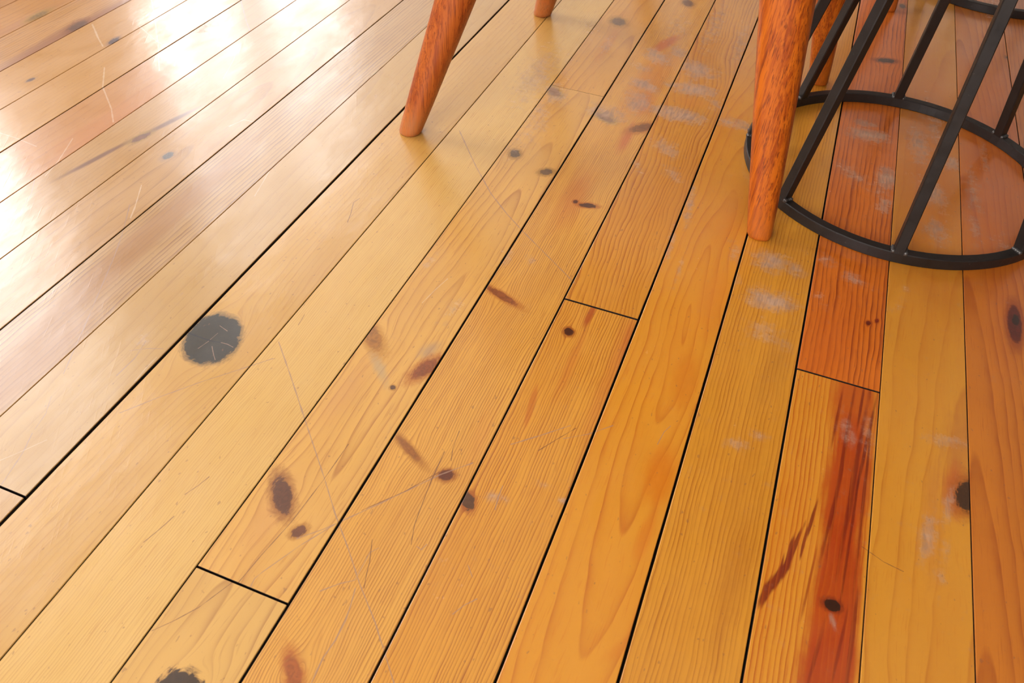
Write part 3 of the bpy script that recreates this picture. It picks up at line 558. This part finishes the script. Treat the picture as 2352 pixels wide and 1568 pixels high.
# ------------------------------------------------------------------ room shell (outside the frame; it holds the windows that light the boards)
def plaster(name, c):
    t = T(name)
    nn = t.noise(t.n('ShaderNodeNewGeometry').outputs['Position'], 3.0, 4)
    t.put(t.bsdf.inputs['Base Color'], t.mix(t.ss(nn, .3, .7, 0, .25), c + (1,), tuple(v * .9 for v in c) + (1,)))
    t.bsdf.inputs['Roughness'].default_value = .85
    return t.mat
wall_mat = plaster('wall_paint', (.62, .58, .53))
ceil_mat = plaster('ceiling_paint', (.55, .52, .48))
dark_mat = plaster('dark_wall_paint', (.16, .13, .11))
TH = .16
def wall_with_holes(name, side, holes, mat):
    bm = bmesh.new()
    if side in ('left', 'right'):
        lo, hi = ROOM_Y0, ROOM_Y1
    else:
        lo, hi = ROOM_X0, ROOM_X1
    segs = []
    cur = lo
    for (a, b, s, h) in sorted(holes):
        segs.append((cur, a, -.045, ROOM_Z1)); segs.append((a, b, -.045, s)); segs.append((a, b, h, ROOM_Z1)); cur = b
    segs.append((cur, hi, -.045, ROOM_Z1))
    for (a, b, z0, z1) in segs:
        if side == 'left': add_box(bm, ROOM_X0 - TH, ROOM_X0, a, b, z0, z1)
        if side == 'right': add_box(bm, ROOM_X1, ROOM_X1 + TH, a, b, z0, z1)
        if side == 'back': add_box(bm, a, b, ROOM_Y1, ROOM_Y1 + TH, z0, z1)
        if side == 'front': add_box(bm, a, b, ROOM_Y0 - TH, ROOM_Y0, z0, z1)
    o = new_obj(name, bm_mesh(name, bm), mat); o['kind'] = 'structure'
    return o
wall_with_holes('wall_left', 'left', [w[1:] for w in WINDOWS if w[0] == 'left'], wall_mat)
wall_with_holes('wall_back', 'back', [w[1:] for w in WINDOWS if w[0] == 'back'], wall_mat)
wall_with_holes('wall_right', 'right', [], dark_mat)
wall_with_holes('wall_front', 'front', [w[1:] for w in WINDOWS if w[0] == 'front'], wall_mat)
cb = bmesh.new(); add_box(cb, ROOM_X0 - TH, ROOM_X1 + TH, ROOM_Y0 - TH, ROOM_Y1 + TH, ROOM_Z1, ROOM_Z1 + .1)
ceiling = new_obj('ceiling', bm_mesh('ceiling', cb), ceil_mat); ceiling['kind'] = 'structure'
frame_mat = plaster('window_paint', (.7, .68, .64))
for i, (w, a, b, s, h) in enumerate(WINDOWS):
    bm = bmesh.new()
    fw = .05
    parts = [(a, a + fw, s, h), (b - fw, b, s, h), (a, b, s, s + fw), (a, b, h - fw, h), ((a + b) / 2 - .03, (a + b) / 2 + .03, s, h), (a, b, s + (h - s) * .62 - .02, s + (h - s) * .62 + .02)]
    for (p0, p1, z0, z1) in parts:
        if w == 'left': add_box(bm, ROOM_X0 - .09, ROOM_X0 - .03, p0, p1, z0, z1)
        elif w == 'back': add_box(bm, p0, p1, ROOM_Y1 + .03, ROOM_Y1 + .09, z0, z1)
        else: add_box(bm, p0, p1, ROOM_Y0 - .09, ROOM_Y0 - .03, z0, z1)
    o = new_obj('window_%d' % (i + 1), bm_mesh('window_frame', bm), frame_mat); o['kind'] = 'structure'

# ------------------------------------------------------------------ chairs
def leg_wood(name, tone):
    t = T(name)
    tc = t.n('ShaderNodeTexCoord').outputs['Object']
    x, y, z = t.xyz(tc)
    v = t.comb(t.m('MULTIPLY', x, 210.0), t.m('MULTIPLY', y, 210.0), t.m('MULTIPLY', z, 5.0))
    g1 = t.noise(v, 1.0, 4.0, .65, .6)
    g2 = t.noise(t.comb(t.m('MULTIPLY', x, 700.0), t.m('MULTIPLY', y, 700.0), t.m('MULTIPLY', z, 13.0)), 1.0, 2.0, .6)
    g3 = t.noise(t.comb(t.m('MULTIPLY', x, 40.0), t.m('MULTIPLY', y, 40.0), t.m('MULTIPLY', z, 6.0)), 1.0, 2.0, .5)
    col = t.mix(t.ss(g1, .40, .66), lin(tone[0]), lin(tone[1]))
    col = t.mix(t.ss(g2, .52, .66, 0, .7), col, lin(tone[2]))
    col = t.mix(t.ss(g3, .5, .75, 0, .3), col, lin(tone[0]))
    # worn, paler foot
    col = t.mix(t.m('MULTIPLY', t.ss(z, .012, .055, .55, 0.0), t.ss(g1, .35, .6, .4, 1.0)), col, lin(tone[3]))
    t.put(t.bsdf.inputs['Base Color'], t.vm('SCALE', col, scale=0.9))
    t.bsdf.inputs['Roughness'].default_value = .38
    t.bsdf.inputs['Specular IOR Level'].default_value = .45
    bp = t.n('ShaderNodeBump'); bp.inputs['Strength'].default_value = .35; bp.inputs['Distance'].default_value = .0006
    t.put(bp.inputs['Height'], g2); t.put(t.bsdf.inputs['Normal'], bp.outputs[0])
    return t.mat
LEG_BROWN = leg_wood('chair_leg_brown', ((192, 98, 34), (150, 64, 20), (106, 38, 12), (204, 134, 76)))
LEG_ORANGE = leg_wood('chair_leg_orange', ((208, 106, 18), (164, 70, 8), (106, 38, 5), (202, 110, 38)))
seat_mat = leg_wood('chair_seat_wood', ((196, 110, 46), (164, 84, 32), (130, 60, 22), (190, 110, 50)))

def leg_mesh(length, r0, rk, rmax, square=0.0):
    bm = bmesh.new()
    prof = [(0.0, r0 * .80), (.0012, r0 * .90), (.004, r0 * .98), (.008, r0 * 1.0)]
    n = 14
    for i in range(1, n + 1):
        zz = .008 + (length - .008) * i / n
        prof.append((zz, min(r0 + rk * zz, rmax)))
    NS = 28
    rows = []
    for zz, rr in prof:
        row = []
        for j in range(NS):
            a = 2 * math.pi * j / NS
            q = 1 + square * (abs(math.cos(2 * a)) - .5) * -.12
            row.append(bm.verts.new((rr * q * math.cos(a), rr * q * math.sin(a), zz)))
        rows.append(row)
    for a, b in zip(rows[:-1], rows[1:]):
        for j in range(NS):
            bm.faces.new((a[j], a[(j + 1) % NS], b[(j + 1) % NS], b[j]))
    bm.faces.new(rows[0][::-1]); bm.faces.new(rows[-1])
    return bm_mesh('leg', bm, True)

SEAT_Z = .44
def place_leg(o, foot, d):
    """stand a leg on the floor: its end is cut level, so shear the upright leg along d"""
    m = Matrix.Identity(4)
    o.location = (foot[0] * U, foot[1] * U, 0)
    me = o.data
    for v in me.vertices:
        v.co.x += d[0] * v.co.z
        v.co.y += d[1] * v.co.z

def slab(name, pts, z0, z1, mat, parent, bevel=.008):
    bm = bmesh.new()
    vs = [bm.verts.new((px, py, z0)) for px, py in pts]
    f = bm.faces.new(vs)
    r = bmesh.ops.extrude_face_region(bm, geom=[f])
    bmesh.ops.translate(bm, verts=[g for g in r['geom'] if isinstance(g, bmesh.types.BMVert)], vec=(0, 0, z1 - z0))
    bmesh.ops.bevel(bm, geom=[e for e in bm.edges if abs(e.verts[0].co.z - e.verts[1].co.z) < 1e-6], offset=bevel, segments=3, affect='EDGES')
    return new_obj(name, bm_mesh(name, bm, True), mat, parent)

def rounded_quad(q, k=.16, n=6):
    out = []
    m = len(q)
    for i in range(m):
        p, a, b = Vector(q[i]), Vector(q[i - 1]), Vector(q[(i + 1) % m])
        s, e = p + (a - p) * k, p + (b - p) * k
        for j in range(n + 1):
            u = j / n
            out.append(tuple((1 - u) ** 2 * s + 2 * u * (1 - u) * p + u * u * e))
    return out

CHAIR_LEGS = [((-5.44, 10.14), (.31, .195), 'b'), ((.36, 9.76), (-.18, .17), 'o'), ((.68, 14.92), (-.16, -.15), 'o'), ((-5.0, 15.40), (.265, -.15), 'b')]
ctr = Vector((sum(l[0][0] for l in CHAIR_LEGS) / 4, sum(l[0][1] for l in CHAIR_LEGS) / 4))
def build_chair(label):
    root = bpy.data.objects.new('chair', None); C.objects.link(root)
    root.location = (ctr.x * U, ctr.y * U, 0)
    root['label'] = label; root['category'] = 'chair'; root['group'] = 'wooden chairs at the small tables'
    tops = []
    for (ft, d, kind) in CHAIR_LEGS:
        me = leg_mesh(SEAT_Z + .005, .0156, .053, .034, 1.0 if kind == 'o' else .3)
        o = new_obj('leg', me, LEG_BROWN if kind == 'b' else LEG_ORANGE, root)
        place_leg(o, (ft[0] - ctr.x, ft[1] - ctr.y), d)
        tops.append(((ft[0] - ctr.x) * U + d[0] * SEAT_Z, (ft[1] - ctr.y) * U + d[1] * SEAT_Z))
    tc = Vector((sum(p[0] for p in tops) / 4, sum(p[1] for p in tops) / 4))
    out = [(tc.x + (p[0] - tc.x) * 1.45, tc.y + (p[1] - tc.y) * 1.45) for p in tops]
    slab('seat', rounded_quad(out), SEAT_Z, SEAT_Z + .035, seat_mat, root)
    # slim back on the side away from the table
    l0, l1 = Vector(out[0]), Vector(out[3])
    for u in (.22, .78):
        p = l0 + (l1 - l0) * u
        bm = bmesh.new(); add_box(bm, p.x + .012, p.x + .034, p.y - .011, p.y + .011, SEAT_Z + .033, SEAT_Z + .34)
        new_obj('back_post', bm_mesh('back_post', bm), seat_mat, root)
    a, b = l0 + (l1 - l0) * .1, l0 + (l1 - l0) * .9
    bm = bmesh.new(); add_box(bm, min(a.x, b.x) + .008, min(a.x, b.x) + .03 + abs(a.x - b.x), a.y, b.y, SEAT_Z + .30, SEAT_Z + .38)
    bmesh.ops.bevel(bm, geom=bm.edges[:], offset=.006, segments=2, affect='EDGES')
    new_obj('back_rail', bm_mesh('back_rail', bm), seat_mat, root)
    return root
def copy_thing(root, offset, label):
    r = root.copy(); C.objects.link(r); r.location = root.location + Vector(offset); r['label'] = label
    for ch in root.children:
        c = ch.copy(); C.objects.link(c); c.parent = r
        for g in ch.children:
            d = g.copy(); C.objects.link(d); d.parent = c
    return r
chair = build_chair('wooden chair whose four tapered splayed legs stand beside the nearer black metal table base')
copy_thing(chair, (1.40 * U, 9.30 * U, 0), 'wooden chair at top right edge showing one reddish leg foot behind the black bars')

# ------------------------------------------------------------------ pedestal tables of black square bar
t = T('black_bar_steel')
gp = t.n('ShaderNodeTexCoord').outputs['Object']
n1 = t.noise(gp, 35.0, 4.0, .6)
n2 = t.noise(gp, 260.0, 3.0, .6)
colr = t.mix(n1, lin((30, 25, 22)), lin((45, 38, 33)))
colr = t.mix(t.ss(n2, .66, .78, 0, .5), colr, lin((86, 76, 68)))
t.put(t.bsdf.inputs['Base Color'], colr)
t.bsdf.inputs['Metallic'].default_value = .25
t.put(t.bsdf.inputs['Roughness'], t.ss(n1, .3, .7, .36, .52))
bp = t.n('ShaderNodeBump'); bp.inputs['Strength'].default_value = .25; bp.inputs['Distance'].default_value = .0005
t.put(bp.inputs['Height'], n2); t.put(t.bsdf.inputs['Normal'], bp.outputs[0])
STEEL = t.mat
t = T('weld_metal')
n2 = t.noise(t.n('ShaderNodeTexCoord').outputs['Object'], 500.0, 3.0, .6)
t.put(t.bsdf.inputs['Base Color'], t.mix(n2, lin((50, 46, 43)), lin((120, 116, 112))))
t.bsdf.inputs['Metallic'].default_value = .6; t.bsdf.inputs['Roughness'].default_value = .35
WELD = t.mat
top_mat = leg_wood('table_top_wood', ((150, 90, 44), (120, 70, 32), (90, 50, 24), (150, 90, 44)))

RING_R, BAR, RING_H, LEAN, PHASE = 2.33 * U, .0122, .0135, .20, math.radians(2)
TABLE_Z = .72
def ring_mesh(name, rc, w, h, n=96):
    bm = bmesh.new()
    b = .0010
    prof = [(rc - w / 2 + b, 0), (rc + w / 2 - b, 0), (rc + w / 2, b), (rc + w / 2, h - b), (rc + w / 2 - b, h), (rc - w / 2 + b, h), (rc - w / 2, h - b), (rc - w / 2, b)]
    rows = []
    for i in range(n):
        a = 2 * math.pi * i / n
        rows.append([bm.verts.new((r_ * math.cos(a), r_ * math.sin(a), z_)) for r_, z_ in prof])
    for i in range(n):
        a, c = rows[i], rows[(i + 1) % n]
        for j in range(8):
            bm.faces.new((a[j], a[(j + 1) % 8], c[(j + 1) % 8], c[j]))
    return bm_mesh(name, bm)
def build_table(loc, label):
    root = bpy.data.objects.new('pedestal_table', None); C.objects.link(root)
    root.location = (loc[0] * U, loc[1] * U, 0)
    root['label'] = label; root['category'] = 'table'; root['group'] = 'small pedestal tables'
    new_obj('base_ring', ring_mesh('base_ring', RING_R, BAR, RING_H), STEEL, root)
    bm = bmesh.new()
    top_r = RING_R - LEAN * (TABLE_Z - RING_H)
    H = TABLE_Z - RING_H - .004
    b = .0011; w = BAR / 2
    prof = [(-w + b, -w), (w - b, -w), (w, -w + b), (w, w - b), (w - b, w), (-w + b, w), (-w, w - b), (-w, -w + b)]
    lo = [bm.verts.new((px, py, -.0005)) for px, py in prof]
    hi = [bm.verts.new((px - LEAN * H, py, H)) for px, py in prof]
    for j in range(8):
        bm.faces.new((lo[j], lo[(j + 1) % 8], hi[(j + 1) % 8], hi[j]))
    bm.faces.new(lo[::-1]); bm.faces.new(hi)
    bar_me = bm_mesh('bar', bm)
    bm = bmesh.new()
    rr = random.Random(3)
    for s in (-1, 1):
        for q in range(4):
            ret = bmesh.ops.create_icosphere(bm, subdivisions=1, radius=.0024 + rr.random() * .0012)
            bmesh.ops.translate(bm, verts=ret['verts'], vec=((q - 1.5) * .0030 * .9, s * (BAR / 2 + .0006), .0006))
    weld_me = bm_mesh('weld_bead', bm, True)
    for i in range(8):
        a = PHASE + math.pi / 4 * i
        o = new_obj('bar', bar_me, STEEL, root)
        o.location = (RING_R * math.cos(a), RING_R * math.sin(a), RING_H); o.rotation_euler = (0, 0, a)
        wd = new_obj('weld_bead', weld_me, WELD, o)
    rg = new_obj('top_ring', ring_mesh('top_ring', top_r, BAR * 1.3, .012, 48), STEEL, root)
    rg.location = (0, 0, TABLE_Z - .012)
    n = 64
    slab('table_top', [(.34 * math.cos(2 * math.pi * i / n), .34 * math.sin(2 * math.pi * i / n)) for i in range(n)], TABLE_Z, TABLE_Z + .03, top_mat, root, .006)
    return root
table = build_table((2.15, 12.30), 'nearer pedestal table with black metal ring base and slanted square bars beside the chair')
copy_thing(table, ((4.10 - 2.15) * U, (22.20 - 12.30) * U, 0), 'farther pedestal table whose black metal base ring shows at the top right corner')
